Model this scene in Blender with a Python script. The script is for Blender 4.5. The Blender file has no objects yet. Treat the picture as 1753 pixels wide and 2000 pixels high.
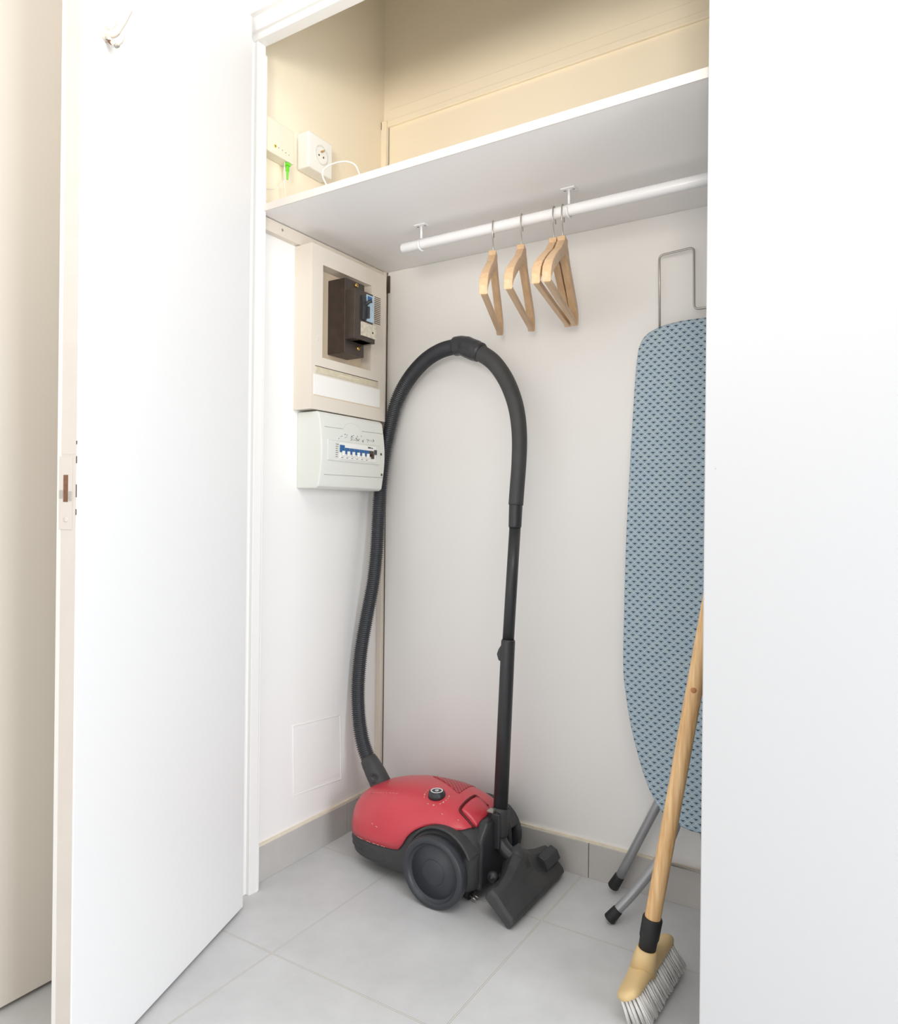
import bpy, bmesh, math, random
from mathutils import Vector, Matrix
random.seed(4)
S = bpy.context.scene
COL = S.collection
PI = math.pi

# ------------------------------------------------------------------ camera
cd = bpy.data.cameras.new('camera')
cam = bpy.data.objects.new('camera', cd)
COL.objects.link(cam)
YAW, PITCH, ROLL, FPX = -0.5626, 0.0013, 0.0103, 1412.3
F = Vector((math.sin(YAW)*math.cos(PITCH), math.cos(YAW)*math.cos(PITCH), math.sin(PITCH)))
R0 = Vector((math.cos(YAW), -math.sin(YAW), 0))
U0 = R0.cross(F)
R = R0*math.cos(ROLL) + U0*math.sin(ROLL)
U = -R0*math.sin(ROLL) + U0*math.cos(ROLL)
M = Matrix((R, U, -F)).transposed().to_4x4()
M.translation = Vector((1.4722, -1.9054, 1.0))
cam.matrix_world = M
cd.sensor_fit = 'VERTICAL'; cd.sensor_height = 36.0; cd.lens = FPX*36.0/2000.0
cd.clip_start = 0.02
S.camera = cam

# ------------------------------------------------------------------ light and exposure
S.view_settings.view_transform = 'Standard'
S.view_settings.look = 'None'
S.view_settings.gamma = 1.0
S.view_settings.use_curve_mapping = False
S.view_settings.exposure = 0.09
W = bpy.data.worlds.new('world'); S.world = W; W.use_nodes = True
W.node_tree.nodes['Background'].inputs[0].default_value = (1.0, 0.985, 0.97, 1)
W.node_tree.nodes['Background'].inputs[1].default_value = 0.54

def area(name, loc, target, sx, sy, power, col):
    l = bpy.data.lights.new(name, 'AREA'); l.shape = 'RECTANGLE'
    l.size = sx; l.size_y = sy; l.energy = power; l.color = col
    o = bpy.data.objects.new(name, l); COL.objects.link(o)
    o.location = loc
    d = Vector(target) - Vector(loc)
    o.rotation_euler = d.to_track_quat('-Z', 'Y').to_euler()
    return o
area('window_daylight', (4.3, -1.80, 1.30), (0.0, -0.8, 1.0), 1.35, 1.9, 92, (0.88, 0.94, 1.0))
area('front_fill_light', (0.9, -4.5, 1.3), (0.6, 0.0, 1.05), 2.2, 2.2, 22, (1.0, 0.985, 0.97))  # added frontal fill into the closet, stands for no known window
wl = area('warm_upper_fill', (1.9, -3.4, 1.35), (0.3, 0.0, 2.35), 0.7, 0.7, 3.9, (1.0, 0.92, 0.82))  # added warm fill to brighten the upper walls, no real lamp
area('overhead_fill_light', (1.7, -2.0, 2.7), (1.5, -1.8, 0), 1.6, 1.6, 27, (1.0, 0.985, 0.96))  # added soft fill from above to lift the floor, no real fitting
wl.data.spread = math.radians(44)

# ------------------------------------------------------------------ materials
def srgb(r, g, b):
    f = lambda c: (c/12.92 if c <= .04045 else ((c+.055)/1.055)**2.4)
    return (f(r/255), f(g/255), f(b/255), 1)

def mat(name, rgb, rough=.5, metal=0.0, spec=.5, var=0.0, vscale=6, bump=0.0, bscale=200, coat=0.0):
    m = bpy.data.materials.new(name); m.use_nodes = True
    nt = m.node_tree; b = nt.nodes['Principled BSDF']
    b.inputs['Base Color'].default_value = srgb(*rgb)
    b.inputs['Roughness'].default_value = rough
    b.inputs['Metallic'].default_value = metal
    b.inputs['Specular IOR Level'].default_value = spec
    b.inputs['Coat Weight'].default_value = coat
    if var or bump:
        tc = nt.nodes.new('ShaderNodeTexCoord')
    if var:
        n = nt.nodes.new('ShaderNodeTexNoise'); n.inputs['Scale'].default_value = vscale
        n.inputs['Detail'].default_value = 5
        nt.links.new(tc.outputs['Object'], n.inputs['Vector'])
        r = nt.nodes.new('ShaderNodeValToRGB')
        c = srgb(*rgb)
        r.color_ramp.elements[0].position = .3; r.color_ramp.elements[1].position = .7
        r.color_ramp.elements[0].color = tuple(x*(1-var) for x in c[:3])+(1,)
        r.color_ramp.elements[1].color = tuple(min(1, x*(1+var)) for x in c[:3])+(1,)
        nt.links.new(n.outputs['Fac'], r.inputs['Fac'])
        nt.links.new(r.outputs['Color'], b.inputs['Base Color'])
    if bump:
        n2 = nt.nodes.new('ShaderNodeTexNoise'); n2.inputs['Scale'].default_value = bscale
        n2.inputs['Detail'].default_value = 3
        nt.links.new(tc.outputs['Object'], n2.inputs['Vector'])
        bp = nt.nodes.new('ShaderNodeBump'); bp.inputs['Strength'].default_value = bump
        bp.inputs['Distance'].default_value = .002
        nt.links.new(n2.outputs['Fac'], bp.inputs['Height'])
        nt.links.new(bp.outputs['Normal'], b.inputs['Normal'])
    return m

class NX:
    """tiny expression builder for math nodes"""
    def __init__(s, nt): s.nt = nt
    def op(s, o, *a):
        n = s.nt.nodes.new('ShaderNodeMath'); n.operation = o
        for i, v in enumerate(a):
            if isinstance(v, (int, float)): n.inputs[i].default_value = v
            else: s.nt.links.new(v, n.inputs[i])
        return n.outputs[0]

m_wall = mat('white_wall_paint', (240, 238, 235), .6, var=.012, vscale=3, bump=.15, bscale=60)
m_back = mat('back_panel_paint', (236, 234, 231), .55, var=.012, vscale=2, bump=.08, bscale=40)
m_cream = mat('cream_wall_paint', (250, 238, 214), .6, var=.015, vscale=3, bump=.1, bscale=50)
m_door = mat('white_door_paint', (236, 235, 234), .42, bump=.05, bscale=25)
m_doorb = mat('beige_shaded_paint', (206, 197, 188), .5, var=.03, vscale=12, bump=.1, bscale=40)  # beige paint, with the shade on the door's free edge darkened in
m_trim = mat('white_trim_paint', (240, 238, 235), .45, bump=.05, bscale=40)
m_cleat = mat('cream_trim_paint', (222, 212, 198), .5, bump=.08, bscale=60)
m_leaf = mat('dimmed_leaf_paint', (203, 203, 204), .45, bump=.05, bscale=25)  # door white darkened in colour to offset strong light on the right leaf
m_beige = mat('beige_door_paint', (230, 222, 210), .5, var=.01, vscale=2)
m_shelf = mat('white_laminate', (240, 238, 236), .45)
m_edge = mat('white_edge_band', (222, 215, 208), .4)
m_caulk = mat('cream_caulk', (230, 219, 200), .7, var=.06, vscale=40)
m_strip2 = mat('off_white_paint', (222, 220, 214), .5)
m_strip = mat('beige_label_strip', (206, 196, 172), .5, var=.08, vscale=60)
m_seam = mat('grey_seam', (150, 148, 140), .8)
m_gap = mat('dark_gap', (88, 76, 64), .9)
m_plate = mat('ivory_plastic', (222, 213, 200), .38, spec=.4)
m_meterback = mat('recess_card', (214, 194, 168), .8)
m_brk = mat('white_plastic_green_tint', (222, 223, 216), .35, spec=.5)
m_white = mat('white_plastic', (238, 236, 230), .3)
m_box = mat('cream_plastic', (236, 228, 208), .4)
m_brown = mat('brown_bakelite', (62, 52, 46), .32, var=.18, vscale=30, bump=.1, bscale=120)
m_brass = mat('brass', (200, 165, 100), .3, metal=.9)
m_black = mat('black_plastic', (50, 51, 54), .38, var=.08, vscale=25, bump=.06, bscale=400)
m_blackm = mat('matte_black_plastic', (62, 62, 63), .55, var=.1, vscale=18, bump=.12, bscale=500)
m_wheel = mat('wheel_hub_plastic', (52, 54, 59), .42, var=.06, vscale=12)
m_hose = mat('ribbed_hose_plastic', (56, 58, 62), .34)
m_steel = mat('zinc_steel', (178, 174, 166), .32, metal=.8)
m_leg = mat('grey_painted_tube', (160, 160, 163), .3, metal=.3)
m_white_metal = mat('white_enamelled_metal', (240, 240, 241), .3)
m_blue = mat('blue_breaker_plastic', (30, 92, 150), .4)
m_label = mat('pale_blue_label', (176, 200, 215), .5, var=.1, vscale=120)
m_paper = mat('worn_paper_label', (202, 194, 176), .7, var=.22, vscale=90)
m_ink = mat('ink', (80, 80, 84), .8)
m_green = mat('green_connector', (110, 215, 50), .4)
m_yellow = mat('yellow_dot', (225, 195, 30), .5)
m_rust = mat('rusty_brown_wood', (120, 84, 62), .8, var=.3, vscale=80)
m_brushwood = mat('beige_brush_plastic', (222, 192, 140), .45, var=.05, vscale=20, bump=.05, bscale=80)
m_bristle = mat('white_bristle', (248, 246, 243), .5)
m_cable = mat('white_cable', (238, 232, 222), .4)
m_rubber = mat('black_rubber', (32, 32, 33), .6)

def wood_mat(name, a, b, scale, axis):
    m = bpy.data.materials.new(name); m.use_nodes = True
    nt = m.node_tree; bs = nt.nodes['Principled BSDF']; bs.inputs['Roughness'].default_value = .45
    tc = nt.nodes.new('ShaderNodeTexCoord'); mp = nt.nodes.new('ShaderNodeMapping')
    sc = [scale]*3; sc[axis] = scale*.06; mp.inputs['Scale'].default_value = sc
    n = nt.nodes.new('ShaderNodeTexNoise'); n.inputs['Scale'].default_value = 1; n.inputs['Detail'].default_value = 6
    r = nt.nodes.new('ShaderNodeValToRGB')
    r.color_ramp.elements[0].position = .32; r.color_ramp.elements[1].position = .68
    r.color_ramp.elements[0].color = srgb(*a); r.color_ramp.elements[1].color = srgb(*b)
    nt.links.new(tc.outputs['Object'], mp.inputs['Vector']); nt.links.new(mp.outputs['Vector'], n.inputs['Vector'])
    nt.links.new(n.outputs['Fac'], r.inputs['Fac']); nt.links.new(r.outputs['Color'], bs.inputs['Base Color'])
    return m
m_hanger = wood_mat('beech_hanger_wood', (206, 170, 130), (219, 186, 148), 110, 1)
m_handle = wood_mat('pine_handle_wood', (206, 158, 104), (236, 200, 150), 160, 2)

# floor tiles: 45.5 cm grey stoneware with pale grout
TX, TY, T = 0.2687, -0.7285, 0.4553
def tile_mat():
    m = bpy.data.materials.new('grey_stone_tile'); m.use_nodes = True
    nt = m.node_tree; b = nt.nodes['Principled BSDF']; X = NX(nt)
    g = nt.nodes.new('ShaderNodeNewGeometry'); s = nt.nodes.new('ShaderNodeSeparateXYZ')
    nt.links.new(g.outputs['Position'], s.inputs[0])
    u = X.op('DIVIDE', X.op('SUBTRACT', s.outputs[0], TX-20*T), T)
    v = X.op('DIVIDE', X.op('SUBTRACT', s.outputs[1], TY-20*T), T)
    def edge(w):
        f = X.op('FRACT', w); return X.op('MINIMUM', f, X.op('SUBTRACT', 1.0, f))
    e = X.op('MINIMUM', edge(u), edge(v))
    grout = X.op('LESS_THAN', e, 0.0044)
    cid = nt.nodes.new('ShaderNodeCombineXYZ')
    nt.links.new(X.op('FLOOR', u), cid.inputs[0]); nt.links.new(X.op('FLOOR', v), cid.inputs[1])
    wn = nt.nodes.new('ShaderNodeTexWhiteNoise'); wn.noise_dimensions = '2D'
    nt.links.new(cid.outputs[0], wn.inputs['Vector'])
    n = nt.nodes.new('ShaderNodeTexNoise'); n.inputs['Scale'].default_value = 7; n.inputs['Detail'].default_value = 8
    n.inputs['Roughness'].default_value = .65
    nt.links.new(g.outputs['Position'], n.inputs['Vector'])
    r = nt.nodes.new('ShaderNodeValToRGB')
    r.color_ramp.elements[0].position = .3; r.color_ramp.elements[1].position = .72
    r.color_ramp.elements[0].color = srgb(200, 200, 200); r.color_ramp.elements[1].color = srgb(216, 216, 216)
    k = X.op('ADD', X.op('MULTIPLY', n.outputs['Fac'], .9), X.op('MULTIPLY', wn.outputs[0], .12))
    nt.links.new(k, r.inputs['Fac'])
    mx = nt.nodes.new('ShaderNodeMix'); mx.data_type = 'RGBA'
    nt.links.new(grout, mx.inputs[0]); nt.links.new(r.outputs[0], mx.inputs[6])
    mx.inputs[7].default_value = srgb(160, 157, 151)
    mx2 = nt.nodes.new('ShaderNodeMix'); mx2.data_type = 'RGBA'
    nt.links.new(X.op('LESS_THAN', e, 0.0020), mx2.inputs[0]); nt.links.new(mx.outputs[2], mx2.inputs[6])
    mx2.inputs[7].default_value = srgb(228, 223, 214)
    nt.links.new(mx2.outputs[2], b.inputs['Base Color'])
    b.inputs['Roughness'].default_value = .48
    bp = nt.nodes.new('ShaderNodeBump'); bp.inputs['Strength'].default_value = .5; bp.inputs['Distance'].default_value = .001
    nt.links.new(X.op('SUBTRACT', 1.0, grout), bp.inputs['Height'])
    nt.links.new(bp.outputs['Normal'], b.inputs['Normal'])
    return m
m_tile = tile_mat()
m_skirt = mat('grey_skirting_tile', (188, 185, 181), .5, var=.04, vscale=14)

# ironing board cloth: blue-grey fish-scale print
def scale_mat():
    m = bpy.data.materials.new('blue_scale_print_cloth'); m.use_nodes = True
    nt = m.node_tree; b = nt.nodes['Principled BSDF']; X = NX(nt)
    g = nt.nodes.new('ShaderNodeTexCoord'); s = nt.nodes.new('ShaderNodeSeparateXYZ')
    nt.links.new(g.outputs['Object'], s.inputs[0])
    PX, PZ = .0208, .0195
    u = X.op('DIVIDE', s.outputs[0], PX); v = X.op('DIVIDE', s.outputs[2], PZ)
    def lat(du, dv):
        a = X.op('SUBTRACT', X.op('FRACT', X.op('ADD', u, du+100)), .5)
        c = X.op('SUBTRACT', X.op('FRACT', X.op('ADD', v, dv+100)), .5)
        return a, c
    def dist(a, c): return X.op('SQRT', X.op('ADD', X.op('MULTIPLY', a, a), X.op('MULTIPLY', c, c)))
    a1, c1 = lat(0, 0); a2, c2 = lat(.5, .5)
    # dark wedge below each scale, pointing down
    def wedge(a, c):
        w = X.op('ADD', X.op('MULTIPLY', c, 1.2), .20)           # half width grows upwards
        ins = X.op('SUBTRACT', w, X.op('ABSOLUTE', a))
        up = X.op('SUBTRACT', .06, c)
        return X.op('MULTIPLY', X.op('GREATER_THAN', ins, 0.0), X.op('GREATER_THAN', up, 0.0))
    wd = X.op('MAXIMUM', wedge(a1, c1), wedge(a2, c2))
    def ring(a, c, r, w):
        return X.op('LESS_THAN', X.op('ABSOLUTE', X.op('SUBTRACT', dist(a, X.op('SUBTRACT', c, .08)), r)), w)
    arcs = X.op('MAXIMUM', ring(a1, c1, .36, .03), ring(a2, c2, .36, .03))
    arcs2 = X.op('MAXIMUM', ring(a1, c1, .24, .022), ring(a2, c2, .24, .022))
    # light diamond threads
    d = X.op('ABSOLUTE', X.op('SUBTRACT', X.op('FRACT', X.op('ADD', X.op('ADD', u, v), 100)), .5))
    d2 = X.op('ABSOLUTE', X.op('SUBTRACT', X.op('FRACT', X.op('ADD', X.op('SUBTRACT', u, v), 100)), .5))
    thr = X.op('LESS_THAN', X.op('MINIMUM', d, d2), .045)
    n = nt.nodes.new('ShaderNodeTexNoise'); n.inputs['Scale'].default_value = 45
    nt.links.new(g.outputs['Object'], n.inputs['Vector'])
    r = nt.nodes.new('ShaderNodeValToRGB')
    r.color_ramp.elements[0].position = .3; r.color_ramp.elements[0].color = srgb(152, 172, 186)
    r.color_ramp.elements[1].position = .7; r.color_ramp.elements[1].color = srgb(170, 184, 184)
    nt.links.new(n.outputs['Fac'], r.inputs[0])
    cur = r.outputs[0]
    for f, c in ((arcs, (134, 160, 184)), (arcs2, (160, 176, 186)), (thr, (192, 206, 214)), (wd, (46, 66, 88))):
        mx = nt.nodes.new('ShaderNodeMix'); mx.data_type = 'RGBA'
        nt.links.new(f, mx.inputs[0]); nt.links.new(cur, mx.inputs[6]); mx.inputs[7].default_value = srgb(*c)
        cur = mx.outputs[2]
    nt.links.new(cur, b.inputs['Base Color']); b.inputs['Roughness'].default_value = .85
    return m
m_cloth = scale_mat()

# grille on the vacuum lid: diagonal dark mesh in red plastic
def red_mat(grille):
    m = bpy.data.materials.new('red_vent_plastic' if grille else 'glossy_red_plastic'); m.use_nodes = True
    nt = m.node_tree; b = nt.nodes['Principled BSDF']; X = NX(nt)
    b.inputs['Roughness'].default_value = .33
    g = nt.nodes.new('ShaderNodeTexCoord'); s = nt.nodes.new('ShaderNodeSeparateXYZ')
    nt.links.new(g.outputs['Object'], s.inputs[0])
    base = srgb(206, 62, 74)
    if grille:
        u = X.op('DIVIDE', X.op('ADD', s.outputs[0], s.outputs[1]), .0125)
        v = X.op('DIVIDE', X.op('SUBTRACT', s.outputs[0], s.outputs[1]), .0125)
        def bar(w): return X.op('LESS_THAN', X.op('ABSOLUTE', X.op('SUBTRACT', X.op('FRACT', X.op('ADD', w, 50)), .5)), .31)
        f = X.op('MULTIPLY', bar(u), bar(v))
        mx = nt.nodes.new('ShaderNodeMix'); mx.data_type = 'RGBA'
        nt.links.new(f, mx.inputs[0]); mx.inputs[6].default_value = base; mx.inputs[7].default_value = srgb(110, 14, 24)
        nt.links.new(mx.outputs[2], b.inputs['Base Color'])
        bp = nt.nodes.new('ShaderNodeBump'); bp.inputs['Strength'].default_value = .8; bp.inputs['Distance'].default_value = .002
        bp.invert = True
        nt.links.new(f, bp.inputs['Height']); nt.links.new(bp.outputs[0], b.inputs['Normal'])
    else:
        n = nt.nodes.new('ShaderNodeTexNoise'); n.inputs['Scale'].default_value = 9; n.inputs['Detail'].default_value = 4
        nt.links.new(g.outputs['Object'], n.inputs['Vector'])
        r = nt.nodes.new('ShaderNodeValToRGB')
        r.color_ramp.elements[0].color = srgb(200, 58, 70); r.color_ramp.elements[1].color = srgb(214, 72, 84)
        nt.links.new(n.outputs['Fac'], r.inputs[0]); nt.links.new(r.outputs[0], b.inputs['Base Color'])
        b.inputs['Coat Weight'].default_value = .25; b.inputs['Coat Roughness'].default_value = .25
    return m
m_red = red_mat(False); m_redvent = red_mat(True)
m_scratch = mat('pale_scratch', (226, 176, 160), .7)

# ------------------------------------------------------------------ mesh helpers
class MB:
    def __init__(s): s.v = []; s.f = []; s.m = []; s.sm = []
    def add(s, vs, fs, mi=0, smooth=False):
        o = len(s.v); s.v += [tuple(x) for x in vs]
        for f in fs: s.f.append([i+o for i in f]); s.m.append(mi); s.sm.append(smooth)
        return s
    def box(s, x0, x1, y0, y1, z0, z1, mi=0, rot=None, piv=None):
        vs = [Vector((x, y, z)) for x in (x0, x1) for y in (y0, y1) for z in (z0, z1)]
        if rot is not None:
            c = Vector(piv) if piv else sum(vs, Vector())/8
            vs = [c + rot @ (v-c) for v in vs]
        return s.add(vs, [(0,1,3,2),(4,6,7,5),(0,4,5,1),(2,3,7,6),(0,2,6,4),(1,5,7,3)], mi)
    def tube(s, pts, rad, seg=20, mi=0, caps=True, smooth=True, closed=False):
        pts = [Vector(p) for p in pts]; n = len(pts)
        rads = rad if isinstance(rad, (list, tuple)) else [rad]*n
        t0 = (pts[1]-pts[0]).normalized()
        a = Vector((0, 0, 1)) if abs(t0.z) < .9 else Vector((1, 0, 0))
        nrm = (a - t0*a.dot(t0)).normalized(); vs = []
        for i in range(n):
            if closed: t = (pts[(i+1) % n]-pts[i-1]).normalized()
            elif i == 0: t = t0
            elif i == n-1: t = (pts[-1]-pts[-2]).normalized()
            else:
                t = (pts[i+1]-pts[i-1])
                if t.length < 1e-9: t = pts[i+1]-pts[i]
                t = t.normalized()
            nrm = nrm - t*nrm.dot(t)
            nrm = nrm.normalized(); bn = t.cross(nrm)
            for k in range(seg):
                an = 2*PI*k/seg
                vs.append(pts[i] + (nrm*math.cos(an)+bn*math.sin(an))*rads[i])
        fs = []
        rng = n if closed else n-1
        for i in range(rng):
            j = (i+1) % n
            for k in range(seg):
                k2 = (k+1) % seg
                fs.append((i*seg+k, i*seg+k2, j*seg+k2, j*seg+k))
        o = len(s.v)
        s.add(vs, fs, mi, smooth)
        if caps and not closed:
            s.f.append([o+k for k in range(seg)][::-1]); s.m.append(mi); s.sm.append(False)
            s.f.append([o+(n-1)*seg+k for k in range(seg)]); s.m.append(mi); s.sm.append(False)
        return s
    def cyl(s, p, q, r, seg=24, mi=0): return s.tube([p, q], r, seg, mi)
    def prof(s, c, axis, prof, seg=48, mi=0):
        """lathe: prof = [(dist along axis, radius)], c centre, axis direction"""
        c = Vector(c); ax = Vector(axis).normalized()
        a = Vector((0, 0, 1)) if abs(ax.z) < .9 else Vector((1, 0, 0))
        n1 = (a-ax*a.dot(ax)).normalized(); n2 = ax.cross(n1)
        vs = []
        for d, r in prof:
            for k in range(seg):
                an = 2*PI*k/seg
                vs.append(c+ax*d+(n1*math.cos(an)+n2*math.sin(an))*max(r, 1e-5))
        fs = []
        for i in range(len(prof)-1):
            for k in range(seg):
                k2 = (k+1) % seg
                fs.append((i*seg+k, i*seg+k2, (i+1)*seg+k2, (i+1)*seg+k))
        fs.append(tuple(range(seg))[::-1]); fs.append(tuple((len(prof)-1)*seg+k for k in range(seg)))
        return s.add(vs, fs, mi, True)
    def extr(s, poly, axis, a, b, mi=0, smooth=False):
        """poly: 2-D points on the plane normal to axis; extruded a..b.  axis 0: (y,z); 1: (x,z); 2: (x,y)"""
        def P(p, h):
            return [(h, p[0], p[1]), (p[0], h, p[1]), (p[0], p[1], h)][axis]
        n = len(poly)
        vs = [P(p, a) for p in poly]+[P(p, b) for p in poly]
        fs = [tuple(range(n)), tuple(range(n, 2*n))[::-1]]
        s.add(vs, fs, mi)
        s.add(vs, [(i, (i+1) % n, n+(i+1) % n, n+i) for i in range(n)], mi, smooth)
        return s
    def build(s, name, mats, parent=None, bevel=0, seg=2, sub=0, origin=None, weld=True):
        if not isinstance(mats, (list, tuple)): mats = [mats]
        if origin is None:
            if parent is not None: origin = Vector((0, 0, 0))
            else:
                xs = [v[0] for v in s.v]; ys = [v[1] for v in s.v]; zs = [v[2] for v in s.v]
                origin = Vector(((min(xs)+max(xs))/2, (min(ys)+max(ys))/2, min(zs)))
        base = Vector(parent['_o']) if (parent is not None and '_o' in parent) else Vector((0, 0, 0))
        off = base if parent is not None else Vector(origin)
        me = bpy.data.meshes.new(name)
        me.from_pydata([tuple(Vector(v)-off) for v in s.v], [], s.f)
        for m in mats: me.materials.append(m)
        for i, p in enumerate(me.polygons):
            p.material_index = s.m[i]; p.use_smooth = s.sm[i]
        bm = bmesh.new(); bm.from_mesh(me)
        if weld: bmesh.ops.remove_doubles(bm, verts=bm.verts, dist=1e-6)
        bmesh.ops.recalc_face_normals(bm, faces=bm.faces); bm.to_mesh(me); bm.free()
        o = bpy.data.objects.new(name, me); COL.objects.link(o)
        if parent is not None:
            o.parent = parent; o['_o'] = tuple(off)
        else:
            o.location = off; o['_o'] = tuple(off)
        if bevel:
            b = o.modifiers.new('bevel', 'BEVEL'); b.width = bevel; b.segments = seg; b.limit_method = 'ANGLE'; b.angle_limit = math.radians(35)
            b.harden_normals = False
        if sub:
            b = o.modifiers.new('sub', 'SUBSURF'); b.levels = sub; b.render_levels = sub
        return o

def empty(name, loc, label, cat, group=None):
    o = bpy.data.objects.new(name, None); COL.objects.link(o); o.location = loc
    o.empty_display_size = .05
    o['_o'] = tuple(loc); o['label'] = label; o['category'] = cat
    if group: o['group'] = group
    return o
def tag(o, label, cat, group=None):
    o['label'] = label; o['category'] = cat
    if group: o['group'] = group
    return o
def struct(o): o['kind'] = 'structure'; return o

def catmull(pts, n=8):
    P = [Vector(p) for p in pts]; P = [P[0]*2-P[1]]+P+[P[-1]*2-P[-2]]
    out = []
    for i in range(1, len(P)-2):
        for k in range(n):
            t = k/n
            out.append(.5*((2*P[i])+(P[i+1]-P[i-1])*t+(2*P[i-1]-5*P[i]+4*P[i+1]-P[i+2])*t*t+(3*P[i]-P[i-1]-3*P[i+1]+P[i+2])*t**3))
    out.append(P[-2]); return out
def resample(pts, step):
    out = [pts[0].copy()]; acc = 0; 
    for a, b in zip(pts[:-1], pts[1:]):
        L = (b-a).length; d = step-acc
        while d <= L:
            out.append(a+(b-a)*(d/L)); d += step
        acc = (acc+L) % step if L < (step-acc) else L-(d-step)
    return out
def fillet(pts, r, n=6):
    P = [Vector(p) for p in pts]; out = [P[0]]
    for i in range(1, len(P)-1):
        a = (P[i-1]-P[i]).normalized(); b = (P[i+1]-P[i]).normalized()
        p, q = P[i]+a*r, P[i]+b*r
        for k in range(n+1):
            t = k/n; out.append(p*(1-t)**2+P[i]*2*t*(1-t)+q*t*t)
    out.append(P[-1]); return out

# ------------------------------------------------------------------ the setting
YF, JB, HS = -0.595, -0.56, 1.79       # front plane, back of the frame, shelf underside
CEIL = 2.95
struct(MB().box(-.2, 4.6, -4.6, .1, -.05, 0).build('floor', m_tile))
struct(MB().box(-.2, 2.0, -.6, .1, CEIL, CEIL+.05).build('ceiling', m_wall))
# back wall: panel below, cream wall above
struct(MB().box(.0, 1.9, 0, .08, 0, HS).build('wall_back', m_back))
struct(MB().box(.0, 1.9, .0005, .08, HS, CEIL).build('wall_back_upper', m_cream))
struct(MB().box(-.09, 0, JB-.035, .08, 0, HS+.02).build('wall_left', m_wall))
struct(MB().box(-.09, 0, JB-.035, .08, HS+.02, CEIL).build('wall_left_upper', m_cream))
struct(MB().box(1.82, 1.9, -.6, 0, 0, CEIL).build('wall_right', m_wall))
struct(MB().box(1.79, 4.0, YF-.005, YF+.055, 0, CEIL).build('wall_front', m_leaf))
struct(MB().box(.02, 1.79, YF, YF+.06, 2.285, CEIL).build('wall_header', m_door))
# skirting tiles
b = MB()
for y0, y1 in ((-.56, -.165), (-.163, -.012)): b.box(0, .012, y0, y1, 0, .094)
struct(b.build('baseboard_left', m_skirt, bevel=.001))
b = MB()
for x0, x1 in ((.012, .286), (.288, .742), (.744, 1.198), (1.2, 1.82)): b.box(x0, x1, -.012, 0, 0, .094)
struct(b.build('baseboard_back', m_skirt, bevel=.001))
struct(MB().box(0, .009, -.56, -.01, .094, .1).build('trim_1', m_caulk))
struct(MB().box(.012, 1.82, -.008, 0, .094, .0995).build('trim_2', m_caulk))
# corner batten and the moulding on the upper wall
b = MB(); b.box(0, .021, -.016, 0, .1, HS)
tb = struct(b.build('trim_3', m_cleat, bevel=.0015))
MB().box(.0215, .024, -.0012, .0005, .1, HS).build('shadow_gap', m_gap, tb)
MB().box(.0215, .033, -.003, .0, 1.722, HS-.012).build('brown_gap', m_gap, tb)
tb2 = struct(MB().box(0, .021, -.016, 0, HS+.019, 2.287).build('trim_8', m_cream, bevel=.0015))
MB().box(.0215, .0232, -.0012, .001, HS+.02, 2.27).build('shadow_gap', m_seam, tb2)
MB().box(.001, .003, -.0165, -.0161, 2.26, 2.285).build('notch', m_gap, tb2)
b = MB(); b.box(.021, 1.82, -.009, .0005, 2.268, 2.288); b.box(.021, 1.82, -.0045, .0005, 2.288, 2.325)
struct(b.build('trim_4', m_cream, bevel=.002))
# frame of the closet opening: jamb with rebate, head with rebate
b = MB()
b.extr([(.0405, JB), (.0405, YF+.006), (.028, YF+.006), (.028, YF-.035), (-.03, YF-.035), (-.03, JB)], 2, .0, 2.45)
b.box(.0, .0405, JB, JB+.006, 0, 2.2)
struct(b.build('trim_5', m_trim, bevel=.002))
b = MB()
b.extr([(JB, 2.221), (YF+.002, 2.221), (YF-.004, 2.232), (YF-.014, 2.232), (YF-.02, 2.262), (YF-.035, 2.262), (YF-.035, 2.46), (JB, 2.46)], 0, .028, 1.82)
struct(b.build('trim_6', m_trim, bevel=.002))

# ------------------------------------------------------------------ doors
# open leaf, hinged on the jamb, swung 70 degrees towards the room
ang = math.radians(70)
hin = Vector((.078, -.642, 0)); dd = Vector((math.cos(ang), -math.sin(ang), 0)); nn = Vector((-math.sin(ang), -math.cos(ang), 0))
def dpt(t, w, z): return hin + dd*t + nn*w + Vector((0, 0, z))
def dbox(b, t0, t1, w0, w1, z0, z1, mi=0):
    vs = [dpt(t, w, z) for t in (t0, t1) for w in (w0, w1) for z in (z0, z1)]
    return b.add(vs, [(0,1,3,2),(4,6,7,5),(0,4,5,1),(2,3,7,6),(0,2,6,4),(1,5,7,3)], mi)
b = MB(); dbox(b, 0, .598, 0, .039, .008, 2.239)
d1 = struct(b.build('door_1', m_door, bevel=.002))
b = MB(); dbox(b, .598, .5988, .0015, .0375, .012, 2.232); b.build('edge_band', m_doorb, d1)
b = MB(); dbox(b, .5988, .6, .008, .033, .965, 1.09)
lp = b.build('latch_plate', m_doorb, d1, bevel=.0008)
b = MB(); dbox(b, .6, .6004, .0155, .0245, 1.012, 1.058); b.build('latch_slot', m_rust, lp)
b = MB(); dbox(b, .6, .6012, .008, .0135, 1.014, 1.03); dbox(b, .6, .6012, .026, .032, 1.018, 1.032); b.build('bolt_stub', m_steel, lp, bevel=.0005)
b = MB(); b.prof(dpt(.5995, .019, .982), dd, [(0, .0045), (.0012, .0045), (.0016, .003)], 16); b.build('screw', m_doorb, lp)
b = MB(); dbox(b, .5988, .5992, .0015, .0300, 1.093, 1.14); b.build('old_plate', m_doorb, d1, bevel=.0002)
b = MB(); dbox(b, .5988, .5993, .0300, .0376, .012, 2.232); b.build('edge_strip', m_strip2, d1)
b = MB()
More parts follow.
